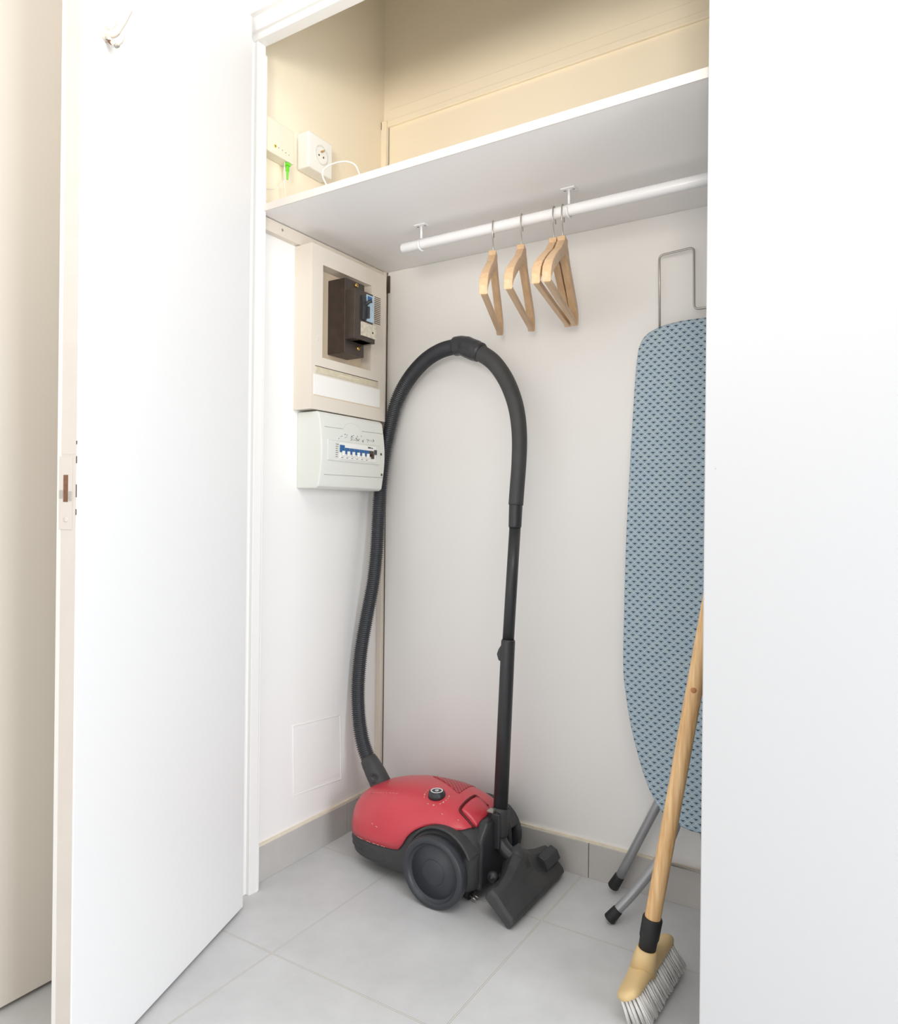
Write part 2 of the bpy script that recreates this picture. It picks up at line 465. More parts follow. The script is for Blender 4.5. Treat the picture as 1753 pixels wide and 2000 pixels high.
for t, z, l in ((.5985, 1.078, .012), (.5985, 1.02, .022), (.5985, .99, .01), (.5985, 1.11, .006)):
    dbox(b, t, t+.0006, -.0005, .0012, z, z+l)
b.build('paint_chip', m_gap, d1)
# painted double hook screwed to the leaf
hk = empty('coat_hook', dpt(.49, 0, 1.9), 'small white painted coat hook high on the open door leaf', 'hook')
# position found on the leaf face
HT, HZ = .541, 1.846
b = MB()
b.prof(dpt(HT, -.0, HZ), -nn, [(0, .014), (.003, .014), (.004, .012)], 24)
b.build('base_plate', m_cleat, hk, bevel=.0005)
b = MB(); b.tube(catmull([dpt(HT, -.002, HZ), dpt(HT, -.02, HZ-.004), dpt(HT-.008, -.03, HZ+.018), dpt(HT-.014, -.04, HZ+.045)], 5), [.0055]*8+[.0045]*8, 12)
b.build('long_prong', m_cleat, hk)
b = MB(); b.tube(catmull([dpt(HT, -.004, HZ-.004), dpt(HT, -.02, HZ-.022), dpt(HT, -.033, HZ-.018), dpt(HT, -.036, HZ-.006)], 5), .0038, 12)
b.build('short_prong', m_cleat, hk)
b = MB(); b.tube([dpt(HT-.001, -.0215, HZ-.0245), dpt(HT, -.027, HZ-.0245)], .0042, 10); b.build('bare_metal_chip', m_steel, hk)
b = MB(); b.tube([dpt(HT-.001, -.010, HZ-.0145), dpt(HT, -.015, HZ-.0185)], .0044, 10); b.build('paint_chip', m_rust, hk)
b = MB(); b.prof(dpt(HT+.002, -.0052, HZ-.011), -nn, [(0, .003), (.001, .003)], 12); b.build('screw', m_steel, hk)

# closed leaf on the right
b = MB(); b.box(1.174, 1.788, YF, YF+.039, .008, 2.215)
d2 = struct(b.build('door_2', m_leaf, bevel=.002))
b = MB(); b.prof((1.1935, YF, 1.082), (0, -1, 0), [(0, .0015), (.0004, .0012)], 10); b.build('paint_chip', m_doorb, d2)
# beige door in the side wall, behind the open leaf
b = MB(); b.box(-.076, -.036, -1.7, -.72, .009, 2.2)
d3 = struct(b.build('door_3', m_beige, bevel=.002))
struct(MB().box(-.2, -.078, -4.6, JB-.035, 0, CEIL).build('wall_corridor', m_wall))
b = MB(); b.box(-.078, -.0, -.715, -.64, 0, 2.3); b.box(-.078, -.03, -1.7, -.72, 2.204, 2.3); b.box(-.078, -.03, -1.79, -1.705, 0, 2.3)
struct(b.build('trim_7', m_trim, bevel=.002))

# ------------------------------------------------------------------ shelf
sh = empty('closet_shelf', (.9, -.28, HS), 'long white laminate shelf across the closet above the clothes rail', 'shelf')
MB().box(.0005, 1.82, -.558, -.0005, HS, HS+.018).build('board', m_shelf, sh, bevel=.0006)
MB().box(.0005, 1.82, -.5605, -.558, HS-.0005, HS+.0185).build('edge_band', m_edge, sh)
b = MB(); b.box(0, .02, -.555, -.017, HS-.036, HS-.002)
cl = tag(b.build('wall_cleat', m_cleat, bevel=.001), 'cream wooden cleat with two screws under the left end of the shelf', 'cleat')
for y in (-.475, -.12):
    b = MB(); b.prof((.02, y, HS-.018), (1, 0, 0), [(0, .0035), (.001, .0035), (.0012, .002)], 14); b.build('screw', m_steel, cl)

# ------------------------------------------------------------------ clothes rail with three ceiling brackets
rl = empty('clothes_rail', (.7, -.27, 1.737), 'white metal clothes rail hanging from brackets below the shelf', 'rail')
RA, RB = Vector((.279, -.27, 1.7375)), Vector((1.80, -.27, 1.7365))
MB().tube([RA, RA+Vector((.002, 0, 0)), RB], [.012, .0135, .0135], 28).build('tube', m_white_metal, rl)
for x in (.342, .776, 1.5):
    b = MB(); b.box(x-.018, x+.018, -.282, -.258, HS-.0025, HS-.0002)
    br = b.build('bracket', m_white_metal, rl, bevel=.001)
    b = MB(); b.tube([(x, -.27, HS-.002), (x, -.27, 1.752)], .0033, 12)
    ring = [(x, -.27+.0158*math.sin(a), 1.737+.0158*math.cos(a)) for a in [2*PI*k/28 for k in range(23)]]
    b.tube(ring, .0028, 10); b.build('hook_ring', m_white_metal, br)
    for dx in (-.011, .011):
        b = MB(); b.prof((x+dx, -.27, HS-.0024), (0, 0, -1), [(0, .0038), (.0012, .0036), (.0018, .002)], 14); b.build('screw', m_steel, br)

# ------------------------------------------------------------------ wooden hangers
HG = 'wooden hangers on the white rail'
def make_hanger():
    o = bpy.data.objects.new('wooden_hanger', None); COL.objects.link(o); o['_o'] = (0, 0, 0)
    o['category'] = 'hanger'; o['group'] = HG
    # local frame: origin = rail centre, hanger plane = y-z, near shoulder at -y
    NZ = -.064                                  # top of the wooden neck
    top, bot = [], []
    W2 = .2
    sh_ = [(0, 0, .0), (.018, -.003, .0), (.03, -.018, .002), (.045, -.036, .0), (.08, -.056, 0), (.12, -.076, 0), (.16, -.101, 0), (.185, -.122, 0), (W2, -.148, 0)]
    # centre line of the shoulder arm and its height
    pts = [(0, -.022), (.03, -.036), (.06, -.058), (.1, -.08), (.14, -.104), (.17, -.124), (.188, -.141), (.196, -.156)]
    hts = [.04, .036, .03, .03, .03, .03, .028, .022]
    ths = [.019, .019, .018, .018, .019, .020, .0205, .020]
    b = MB()
    # neck block
    b.box(-.0098, .0098, -.019, .019, NZ-.045, NZ)
    for sgn in (-1, 1):
        vs = []
        for (y, z), h, t in zip(pts, hts, ths):
            z += NZ
            # forward bow of the shoulders
            bow = 0.0
            for dx, dz in ((-t/2, -h/2), (t/2, -h/2), (t/2, h/2), (-t/2, h/2)):
                vs.append((dx-bow, sgn*y, z+dz))
        fs = []
        for i in range(len(pts)-1):
            for k in range(4):
                fs.append((i*4+k, i*4+(k+1) % 4, (i+1)*4+(k+1) % 4, (i+1)*4+k))
        fs.append((0, 1, 2, 3)); e = (len(pts)-1)*4; fs.append((e, e+1, e+2, e+3))
        b.add(vs, fs)
    b.build('shoulders', m_hanger, o, bevel=.002, seg=2)
    b = MB()
    b.box(-.0065, .0065, -.190, .190, NZ-.166, NZ-.152); b.build('trouser_bar', m_hanger, o, bevel=.002)
    # steel hook: up from the neck, round over the rail
    r = .0165
    path = [Vector((0, 0, NZ-.01)), Vector((0, 0, NZ+.004)), Vector((0, -.004, NZ+.018)), Vector((0, -.013, -.03)), Vector((0, -.0185, -.012))]
    for a in [k*PI/10 for k in range(0, 13)]:
        path.append(Vector((0, -(r+.0005)*math.cos(a), .0005+r*math.sin(a))))
    path.append(Vector((0, .019, -.018)))
    b = MB(); b.tube(catmull(path, 3), .0016, 10); b.build('hook', m_steel, o)
    return o
H0 = make_hanger()
HDATA = [
    (.567, -22.5, 'leftmost wooden hanger, hanging alone nearest the rail end'),
    (.649, -18.0, 'second wooden hanger from the left, hanging alone before the pair'),
    (.7375, -12.6, 'left wooden hanger of the touching pair beside the rail bracket'),
    (.7605, -13.4, 'right wooden hanger of the touching pair, in front beside the bracket'),
]
for i, (x, a, lab) in enumerate(HDATA):
    if i == 0: o = H0
    else:
        o = H0.copy(); COL.objects.link(o)
        for ch in list(H0.children):
            c = ch.copy(); COL.objects.link(c); c.parent = o
    o.location = (x, -.27, 1.7372)
    o.rotation_euler = (0, 0, math.radians(-a))
    o['label'] = lab

# ------------------------------------------------------------------ electricity meter panel
mp = empty('electricity_panel', (.03, -.24, 1.286), 'tall ivory electricity panel with recess and vent slots below the shelf', 'electrical panel')
XF = .067
b = MB()
b.box(0, .028, -.406, -.066, 1.288, 1.752)                              # back
y0, y1, z0, z1 = -.361, -.140, 1.438, 1.702
b.box(.028, XF, -.406, y0, 1.288, 1.752); b.box(.028, XF, y1, -.066, 1.288, 1.752)
b.box(.028, XF, y0, y1, 1.288, z0); b.box(.028, XF, y0, y1, z1, 1.752)
b.build('housing', m_plate, mp)
b = MB(); b.box(.0282, .0295, y0+.002, y1-.002, z0+.002, z1-.002); b.build('recess_back', m_meterback, mp)
b = MB(); b.box(XF, XF+.002, -.388, -.104, 1.391, 1.409); st = b.build('label_strip', m_strip, mp, bevel=.0006)
b = MB(); b.box(XF+.002, XF+.0024, -.29, -.2, 1.399, 1.401); b.build('marking', m_caulk, st)
MB().box(XF-.001, XF+.0006, -.39, -.104, 1.4095, 1.4115).build('groove', m_gap, mp)
MB().box(XF-.001, XF+.0015, -.396, -.094, 1.329, 1.386).build('blank_cover', m_white, mp, bevel=.0008)
MB().box(XF-.001, XF+.0004, -.397, -.093, 1.3265, 1.3290).build('groove', m_meterback, mp)
for k in range(15):
    z = 1.671-k*.0058
    MB().box(XF-.001, XF+.0004, -.126, -.095, z, z+.0024).build('vent_slot', m_gap, mp)
for y, z in ((-.381, 1.485), (-.117, 1.49)):
    b = MB(); b.prof((XF, y, z), (1, 0, 0), [(0, .0045), (.001, .0045), (.0014, .003)], 16); b.build('screw', m_plate, mp)
# brown main breaker in the recess
mb = empty('main_breaker', (.06, -.255, 1.46), 'dark brown bakelite main breaker with brass screws mounted in the ivory panel', 'circuit breaker')
b = MB()
b.box(.0296, .096, -.298, -.210, 1.462, 1.680); b.build('base', m_brown, mb, bevel=.002)
b = MB()
b.box(.094, .133, -.298, -.214, 1.500, 1.645)
b.build('cover', m_brown, mb, bevel=.003)
b = MB(); b.box(.131, .1345, -.248, -.214, 1.560, 1.638); b.build('rating_label', m_label, mb)
b = MB(); b.box(.131, .1375, -.272, -.203, 1.513, 1.553); tl = b.build('worn_label', m_paper, mb, bevel=.0008)
b = MB(); b.box(.094, .1315, -.272, -.203, 1.5, 1.553); b.build('label_block', m_brown, mb, bevel=.0015)
b = MB(); b.prof((.1375, -.222, 1.529), (1, 0, 0), [(0, .003), (.001, .003)], 12); b.build('test_button', m_ink, tl)
b = MB(); b.box(.1335, .1348, -.243, -.222, 1.618, 1.634); b.build('blue_mark', m_blue, mb)
b = MB(); b.extr([(.130, 1.556), (.139, 1.560), (.141, 1.600), (.137, 1.628), (.130, 1.632)], 1, -.270, -.252); b.build('handle_guard', m_black, mb, bevel=.001)
b = MB(); b.tube([(.135, -.258, 1.602), (.146, -.250, 1.613), (.153, -.246, 1.616)], [.006, .005, .0055], 12); b.box(.134, .145, -.254, -.245, 1.566, 1.6)
b.build('toggle', m_black, mb)
for y, z in ((-.251, 1.668), (-.239, 1.485)):
    b = MB(); b.prof((.094, y, z), (1, 0, 0), [(0, .0068), (.006, .0068), (.008, .005)], 20)
    s_ = b.build('terminal_screw', m_brass, mb)
    b = MB(); b.box(.1015, .1024, y-.005, y+.005, z-.0008, z+.0008); b.build('slot', m_gap, s_)

# ------------------------------------------------------------------ breaker box below
bb = empty('breaker_box', (.04, -.24, 1.066), 'white plastic breaker box with blue breakers, hung below the ivory panel', 'breaker box')
prof = [(0, 1.066), (.074, 1.066), (.082, 1.072)]
for k in range(13):
    t = k/12; prof.append((.083+.011*math.sin(PI*t), 1.075+.198*t))
prof += [(.081, 1.278), (.073, 1.283), (0, 1.283)]
b = MB(); b.extr(prof, 1, -.389, -.099, smooth=False)
hs = b.build('housing', m_brk, bb, bevel=.003)
def bx(z):
    t = max(0, min(1, (z-1.075)/.198)); return .083+.011*math.sin(PI*t)
# door outline and handle arc as thin grooves/ridges following the curved face
def ridge(b, ya, za, yb, zb, w=.0012, h=.0006, n=6):
    pts = []
    for k in range(n+1):
        t = k/n; y = ya+(yb-ya)*t; z = za+(zb-za)*t; pts.append((bx(z)+h*.2, y, z))
    b.tube(pts, w/2, 6)
b = MB(); ridge(b, -.372, 1.24, -.295, 1.241); ridge(b, -.205, 1.243, -.103, 1.245); ridge(b, -.372, 1.105, -.103, 1.108)
b.build('door_seam', m_seam, bb)
b = MB(); pts = []
for k in range(13):
    a = PI*k/12; z = 1.238+.024*math.sin(a); pts.append((bx(z), -.25-.042*math.cos(a), z))
b.tube(pts, .001, 6); b.build('finger_grip', m_brk, bb)
wx = .0945
b = MB()
b.box(.086, .0958, -.362, -.130, 1.204, 1.2065); b.box(.086, .0958, -.362, -.130, 1.147, 1.1495)
b.box(.086, .0958, -.364, -.362, 1.147, 1.2065); b.box(.086, .0958, -.130, -.128, 1.147, 1.2065)
b.build('window_frame', m_brk, bb, bevel=.0006)
b = MB(); b.box(.086, .0945, -.362, -.130, 1.1495, 1.204); b.build('window_panel', m_brk, bb)
b = MB(); b.box(.0945, .0952, -.3575, -.325, 1.153, 1.2); b.build('blanking_plate', m_brk, bb)
ys = [-.305+.0225*k for k in range(7)]
b = MB(); b.box(.0945, .0965, -.314, -.148, 1.153, 1.2); bp_ = b.build('breaker_row', m_white, bb)
for i, y in enumerate(ys):
    b = MB(); z1_ = 1.193 if i == 0 else 1.186
    b.box(.0965, .0985, y-.0105, y+.0095, 1.168 if i else 1.172, z1_)
    cb = b.build('breaker', m_blue if i < 6 else m_brown, bp_, bevel=.0004)
    b = MB(); b.box(.0985, .1035, y-.003, y+.006, 1.162, 1.176); b.build('toggle', m_white if i < 6 else m_brown, cb, bevel=.0008)
b = MB(); b.box(.0965, .1, -.157, -.147, 1.176, 1.19); b.build('test_button', m_ink, bp_)
b = MB(); b.box(.0965, .0969, -.187, -.172, 1.193, 1.197); b.build('printed_mark', m_ink, bb)
b = MB(); b.box(.0965, .0969, -.17, -.163, 1.193, 1.196); b.build('printed_mark', m_ink, bb)
b = MB()
for k in range(7):
    b.box(.0952, .0955, -.332, -.332+random.uniform(.008, .014), 1.157+k*.006, 1.1585+k*.006)
b.build('printed_lines', m_ink, bb); b = MB()
for k in range(6): b.box(.0965, .0968, ys[k]-.004, ys[k]+.004, 1.156, 1.1575)
b.build('printed_marks', m_ink, bb)
b = MB()
for c, n in ((-.31, 3), (-.282, 5), (-.255, 11), (-.23, 9), (-.205, 5), (-.185, 4), (-.16, 4)):
    for k in range(n):
        y = c+random.uniform(-.009, .009); z = 1.2135+random.uniform(-.003, .013 if n > 4 else .006)
        dy, dz = random.uniform(-.005, .005), random.uniform(-.004, .004)
        b.tube([(bx(z)+.0006, y, z), (bx(z+dz)+.0006, y+dy, z+dz)], .0006, 5)
b.build('handwriting', m_ink, bb)
for y, z in ((-.119, 1.18), (-.110, 1.117)):
    b = MB(); b.box(bx(z)-.001, bx(z)+.0012, y-.003, y+.003, z-.0035, z+.0035); b.build('catch', m_gap, bb)

# ------------------------------------------------------------------ boxes above the shelf
sb = empty('wall_socket', (.02, -.35, 1.97), 'square white surface-mounted power socket on the cream wall above shelf', 'socket')
MB().box(0, .045, -.402, -.302, 1.972, 2.074).build('back_box', m_white, sb, bevel=.004, seg=3)
c = (.045, -.350, 2.024)
b = MB(); b.prof(c, (1, 0, 0), [(-.001, .027), (.0015, .027), (.002, .024), (-.0005, .0225), (-.0008, .0)], 40); b.build('round_insert', m_brk, sb)
b = MB()
for dy, dz in ((-.0095, 0), (.0095, 0)): b.prof((c[0]+.0002, c[1]+dy, c[2]+dz-.003), (1, 0, 0), [(0, .0027), (.0006, .0027)], 12)
b.build('pin_hole', m_gap, sb)
b = MB(); b.cyl((c[0], c[1], c[2]+.010), (c[0]+.012, c[1], c[2]+.010), .0026, 12); b.build('earth_pin', m_brass, sb)

fb = empty('fibre_box', (.018, -.5, 1.95), 'cream telecom box with a yellow dot, left of the power socket', 'telecom box')
MB().box(0, .035, -.552, -.448, 1.958, 2.05).build('case', m_box, fb, bevel=.003, seg=3)
b = MB(); b.prof((.035, -.519, 1.980), (1, 0, 0), [(0, .0042), (.0005, .0042)], 16); yd = b.build('yellow_mark', m_yellow, fb)
b = MB(); b.prof((.0355, -.519, 1.980), (1, 0, 0), [(0, .0016), (.0004, .0016)], 10); b.build('dark_dot', m_ink, yd)
b = MB()
for y in (-.506, -.493, -.480, -.468): b.prof((.035, y, 1.980-.002*(y+.5)/.02), (1, 0, 0), [(0, .0013), (.0004, .0013)], 8)
b.build('status_marks', m_ink, fb)
b = MB(); b.box(.004, .012, -.556, -.552, 2.044, 2.05); b.build('tab', m_meterback, fb)
fc = empty('fibre_cable', (.035, -.47, 1.81), 'thin white cable with a green plug dangling under the telecom box', 'cable')
b = MB(); b.box(.022, .034, -.473, -.459, 1.949, 1.957); b.box(.0245, .0315, -.470, -.462, 1.935, 1.949); b.tube([(.028, -.466, 1.936), (.028, -.466, 1.912)], [.0035, .0024], 12)
b.build('green_plug', m_green, fc, bevel=.0008)
b = MB(); b.tube(catmull([(.028, -.476, 1.956), (.028, -.478, 1.93), (.028, -.478, 1.905), (.029, -.474, 1.875), (.032, -.468, 1.845), (.034, -.462, 1.812)], 6), .0011, 8)
b.tube(catmull([(.026, -.478, 1.905), (.02, -.49, 1.886), (.012, -.512, 1.873), (.008, -.535, 1.872), (.006, -.545, 1.885)], 6), .0011, 8)
b.build('cable', m_cable, fc)
b = MB(); b.tube(catmull([(.225, -.46, 1.809), (.205, -.49, 1.835), (.189, -.5, 1.868), (.194, -.5, 1.887), (.227, -.5, 1.893), (.266, -.5, 1.888), (.296, -.5, 1.872), (.313, -.5, 1.842), (.322, -.49, 1.818), (.34, -.44, 1.8095)], 8), .0021, 10)
tag(b.build('white_cable', m_cable), 'loop of thicker white cable standing on the shelf edge', 'cable')

# access plate painted over, low on the left wall
b = MB()
for a, c_ in (((-.394, .388), (-.192, .372)), ((-.192, .372), (-.182, .172)), ((-.182, .172), (-.388, .188)), ((-.388, .188), (-.394, .388))):
    b.tube([(.0005, a[0], a[1]), (.0005, c_[0], c_[1])], .002, 6)
b.box(0, .0012, -.388, -.19, .19, .374)
tag(b.build('access_plate', m_wall, bevel=.0005), 'painted-over rectangular access plate low on the left wall', 'access plate')

# ------------------------------------------------------------------ vacuum cleaner
VX, VY = .470, -.216
vc = empty('vacuum_cleaner', (.40, VY, 0), 'red and black cylinder vacuum cleaner standing on the tiles with its hose raised', 'vacuum cleaner')
def lerp_tab(tab, x):
    if x <= tab[0][0]: return tab[0][1]
    for (a, p), (c_, q) in zip(tab[:-1], tab[1:]):
        if x <= c_:
            t = (x-a)/(c_-a); t = t*t*(3-2*t) if False else t
            return p+(q-p)*t
    return tab[-1][1]
def smooth_tab(tab):
    P = [Vector((a, c_, 0)) for a, c_ in tab]
    return [(v.x, v.y) for v in catmull(P, 8)]
TOP = smooth_tab([(.118, .135), (.130, .168), (.155, .195), (.19, .214), (.25, .234), (.32, .246), (.40, .248), (.46, .241), (.51, .224), (.545, .196), (.562, .165)])
BOT = smooth_tab([(.118, .072), (.135, .036), (.165, .018), (.22, .012), (.50, .014), (.545, .024), (.562, .045)])
HW = smooth_tab([(.122, .04), (.130, .066), (.15, .092), (.19, .115), (.25, .129), (.33, .136), (.44, .137), (.50, .134), (.545, .122), (.562, .10)])
SEAM = smooth_tab([(.118, .090), (.18, .094), (.26, .099), (.325, .104), (.350, .112), (.366, .14), (.39, .166), (.425, .185), (.46, .192), (.50, .188), (.53, .190), (.55, .198), (.562, .20)])
xs = [.118, .122, .128, .136, .146, .158]+[.17+.0125*k for k in range(30)]+[.55, .5565, .562]
def section(x, inset, upper, n=40):
    zt, zb, w = lerp_tab(TOP, x)-inset, lerp_tab(BOT, x)+inset, lerp_tab(HW, x)-inset
    zs = min(lerp_tab(SEAM, x), zt-.002); zc = zb+(zt-zb)*.42
    e = 2.5
    def Y(z):
        h = (zt-zc) if z > zc else (zc-zb)
        ee = e if z > zc else 3.4
        return w*max(0, 1-abs((z-zc)/h)**ee)**(1/ee)
    out = []
    if upper: lo, hi = zs, zt
    else: lo, hi = zs, zb
    ys_ = Y(lo)
    for k in range(n+1):                         # by lateral position through angle
        a = PI*k/n
        # parametrize: angle from seam on near side over the top to the far side
        s_ = math.sin(a)
        z = lo+(hi-lo)*(s_**.75 if s_ > 0 else 0)
        y = Y(z)*(1 if a > PI/2 else -1)
        if abs(a-PI/2) < 1e-6: y = 0
        out.append((x, VY+y, z))
    return out
def shell(inset, upper, xsl):
    b = MB(); n = 40; rows = [section(x, inset, upper, n) for x in xsl]
    vs = [p for r in rows for p in r]; fs = []
    for i in range(len(rows)-1):
        for k in range(n): fs.append((i*(n+1)+k, i*(n+1)+k+1, (i+1)*(n+1)+k+1, (i+1)*(n+1)+k))
    b.add(vs, fs, 0, True)
    fs = [tuple(range(n+1)), tuple(len(vs)-n-1+k for k in range(n+1))]
    b.add(vs, fs, 0, False)
    # floor of the seam
    for i in range(len(rows)-1):
        b.add([rows[i][0], rows[i][-1], rows[i+1][-1], rows[i+1][0]], [(0, 1, 2, 3)], 0, False)
    return b
lid = shell(0, True, [x for x in xs]).build('red_cover', m_red, vc); lid['label'] = 'glossy red cover'
shell(.003, False, xs).build('lower_body', m_blackm, vc)
def topz(x, y):
    zt, zb, w = lerp_tab(TOP, x), lerp_tab(BOT, x), lerp_tab(HW, x)
    zc = zb+(zt-zb)*.42; q = min(.999, abs((y-VY)/w))
    return zc+(zt-zc)*(1-q**2.5)**(1/2.5)
# wheel housings: rounded black arches over each wheel
def arch(yc0, yc1, r0, r1):
    b = MB(); poly = []
    n = 24
    for k in range(n+1):
        a = math.radians(22)+math.radians(176)*k/n
        poly.append((VX+r1*math.cos(a), .095+r1*math.sin(a)))
    for k in range(n, -1, -1):
        a = math.radians(22)+math.radians(176)*k/n
        poly.append((VX+r0*math.cos(a), .095+r0*math.sin(a)))
    m = n+1; tot = len(poly)
    vs = [(p[0], yc0, p[1]) for p in poly]+[(p[0], yc1, p[1]) for p in poly]
    fs = []
    for k in range(n):
        o_, i_ = k, tot-1-k
        fs += [(o_, o_+1, i_-1, i_), (tot+o_, tot+i_, tot+i_-1, tot+o_+1)]
    for k in range(tot): fs.append((k, (k+1) % tot, tot+(k+1) % tot, tot+k))
    b.add(vs, fs, 0, False); return b
arch(-.350, -.29, .0925, .1005).build('wheel_arch', m_blackm, vc, bevel=.005, seg=3)
arch(-.14, -.082, .0925, .103).build('wheel_arch', m_blackm, vc, bevel=.005, seg=3)
for sgn, yo in ((-1, -.384), (1, -.048)):
    b = MB(); d = lambda q: yo-sgn*q
    # outer disc, from hub face inwards
    prf = [(.0085, .0), (.0085, .030), (.0095, .031), (.0095, .064), (.012, .0655), (.012, .068), (.004, .0735), (.0005, .0755), (.0, .080), (.0005, .085), (.005, .0895), (.03, .0895), (.034, .086), (.036, .07), (.036, .0)]
    b.prof((VX, yo, .09), (0, -sgn, 0), prf, 72)
    wh = b.build('wheel', m_wheel, vc)
    b = MB(); b.prof((VX, yo, .09), (0, -sgn, 0), [(.0072, .0), (.0072, .031), (.0085, .0325), (.0105, .0325)], 48); b.build('hub_cap', m_wheel, wh)
b = MB(); b.cyl((VX, -.36, .09), (VX, -.07, .09), .02, 20); b.build('axle', m_rubber, vc)
# black rear block with the parking slot
b = MB()
b.extr([(-.30, .036), (-.13, .036), (-.128, .15), (-.16, .198), (-.262, .198), (-.298, .16)], 0, .50, .568)
b.build('rear_panel', m_black, vc, bevel=.008, seg=3)
b = MB(); b.box(.556, .582, -.232, -.222, .12, .212); b.box(.556, .582, -.178, -.168, .12, .212); b.box(.545, .575, -.228, -.172, .19, .214)
b.build('parking_slot', m_black, vc, bevel=.003)
b = MB(); b.box(.548, .566, -.238, -.218, .214, .219); b.build('metal_clip', m_steel, vc, bevel=.0008)
# caster under the front
b = MB(); b.prof((.2, VY-.013, .02), (0, 1, 0), [(0, .017), (.003, .0195), (.023, .0195), (.026, .017)], 28); b.build('caster', m_rubber, vc)
# lower body ribs
b = MB()
for z in (.045, .06, .075):
    pts = []
    for x in [.135+.01*k for k in range(17)]:
        zt, zb, w = lerp_tab(TOP, x)-.003, lerp_tab(BOT, x)+.003, lerp_tab(HW, x)-.003
        zc = zb+(zt-zb)*.42; hh = (zt-zc) if z > zc else (zc-zb)
        pts.append((x, VY-w*max(0, 1-abs((z-zc)/hh)**3.4)**(1/3.4), z))
    b.tube(pts, .0016, 6)
b.build('side_rib', m_blackm, vc)
# dial on the lid
dx, dy = .413, -.272
dz = topz(dx, dy)
b = MB(); b.prof((dx, dy, dz-.006), (0, -.03, 1), [(0, .024), (.008, .0235), (.0155, .021), (.0175, .0185), (.0175, 0)], 40)
dl = b.build('power_dial', m_black, vc)
b = MB(); b.prof((dx, dy-.0005, dz+.0112), (0, -.03, 1), [(0, .0165), (.0012, .0165), (.0012, .0135), (0, .0135)], 36); b.build('silver_ring', m_white_metal, dl)
b = MB(); b.prof((dx, dy-.0005, dz+.0112), (0, -.03, 1), [(0, .005), (.0014, .005), (.0014, .0038), (0, .0038)], 20); b.box(dx-.0006, dx+.0006, dy-.0005, dy+.0065, dz+.0114, dz+.0128); b.build('power_symbol', m_white_metal, dl)
# worn markings round the dial
b = MB()
for k in range(17):
    a = math.radians(150+k*15)
    if random.random() < .3: continue
    x, y = dx+.034*math.cos(a), dy+.034*math.sin(a); x2, y2 = dx+.034*math.cos(a+.14), dy+.034*math.sin(a+.14)
    b = MB(); b.tube([(x, y, topz(x, y)+.0002), (x2, y2, topz(x2, y2)+.0002)], .0009 if k % 3 else .0018, 6)
    b.build('dial_mark', m_scratch, vc)
# patch helper: a raised patch lying on the lid
def patch(poly_f, nx, ny, h, name, m, parent, under=.004):
    b = MB(); vs = []
    for i in range(nx+1):
        for j in range(ny+1):
            x, y = poly_f(i/nx, j/ny); vs.append((x, y, topz(x, y)+h))
    N = len(vs); vs += [(v[0], v[1], v[2]-h-under) for v in vs]
    fs = []
    idx = lambda i, j: i*(ny+1)+j
    for i in range(nx):
        for j in range(ny):
            q = (idx(i, j), idx(i+1, j), idx(i+1, j+1), idx(i, j+1)); fs.append(q); fs.append(tuple(N+a for a in q[::-1]))
    for i in range(nx): 
        for j in (0, ny): fs.append((idx(i, j), idx(i+1, j), N+idx(i+1, j), N+idx(i, j)))
    for j in range(ny):
        for i in (0, nx): fs.append((idx(i, j), idx(i, j+1), N+idx(i, j+1), N+idx(i, j)))
    b.add(vs, fs, 0, True); return b.build(name, m, parent)
# air vent: rounded triangle towards the far side
def vf(s, t):
    bx0, by0 = .335+(.452-.335)*t, -.172+(.040)*t
    return (.456+(bx0-.456)*s+.006*(t-.5)*(1-s), -.232+(by0+.232)*s)
pv = patch(vf, 16, 14, .0016, 'air_vent', m_redvent, vc)
# lid handle: recessed latch at the rear
def hf(s, t): return (.497+.045*t, -.282+.082*s)
patch(hf, 8, 8, .004, 'lid_latch', m_red, vc)
b = MB(); pts = [(x, y, topz(x, y)+.0012) for x, y in ((.54, -.290), (.512, -.290), (.495, -.286), (.491, -.272), (.490, -.24), (.490, -.212), (.496, -.202), (.53, -.198))]
b.tube(catmull(pts, 4), .0035, 8); b.build('latch_recess', mat('deep_red_recess', (92, 14, 20), .6), vc)
# raised ridge lines along the lid
for off in (-.078, .07):
    b = MB()
    pts = [(x, VY+off*lerp_tab(HW, x)/.13, topz(x, VY+off*lerp_tab(HW, x)/.13)-.0006) for x in [.2+.012*k for k in range(12)]]
    b.tube(pts, .0016, 8)
    b.build('lid_ridge', m_red, vc)
# scratches
b = MB()
def sidept(x, z, o=.0006):
    zt, zb, w = lerp_tab(TOP, x), lerp_tab(BOT, x), lerp_tab(HW, x)
    zc = zb+(zt-zb)*.42; hh = (zt-zc) if z > zc else (zc-zb)
    ee = 2.5 if z > zc else 3.4
    return (x, VY-w*max(0, 1-abs((z-zc)/hh)**ee)**(1/ee)-o*.5, z)
for x, z, l in ((.245, .150, .006), (.262, .147, .007), (.455, .215, .005), (.5, .207, .004)):
    b = MB(); b.tube([sidept(x, z), sidept(x+l, z-.001)], .0009, 5); b.build('scratch', m_scratch, vc)
for k in range(14):
    x = .19+k*.008
    if random.random() < .3: continue
    z = lerp_tab(SEAM, x)+.0012; b = MB(); b.tube([sidept(x, z), sidept(x+random.uniform(.003, .008), z)], .0007, 5); b.build('scratch', m_scratch, vc)
for k in range(8):
    x = .21+k*.012; y = VY-.078*lerp_tab(HW, x)/.13; x2 = x+random.uniform(.004, .009); y2 = VY-.078*lerp_tab(HW, x2)/.13
    b = MB(); b.tube([(x, y, topz(x, y)+.0008), (x2, y2, topz(x2, y2)+.0008)], .0006, 5); b.build('scratch', m_scratch, vc)
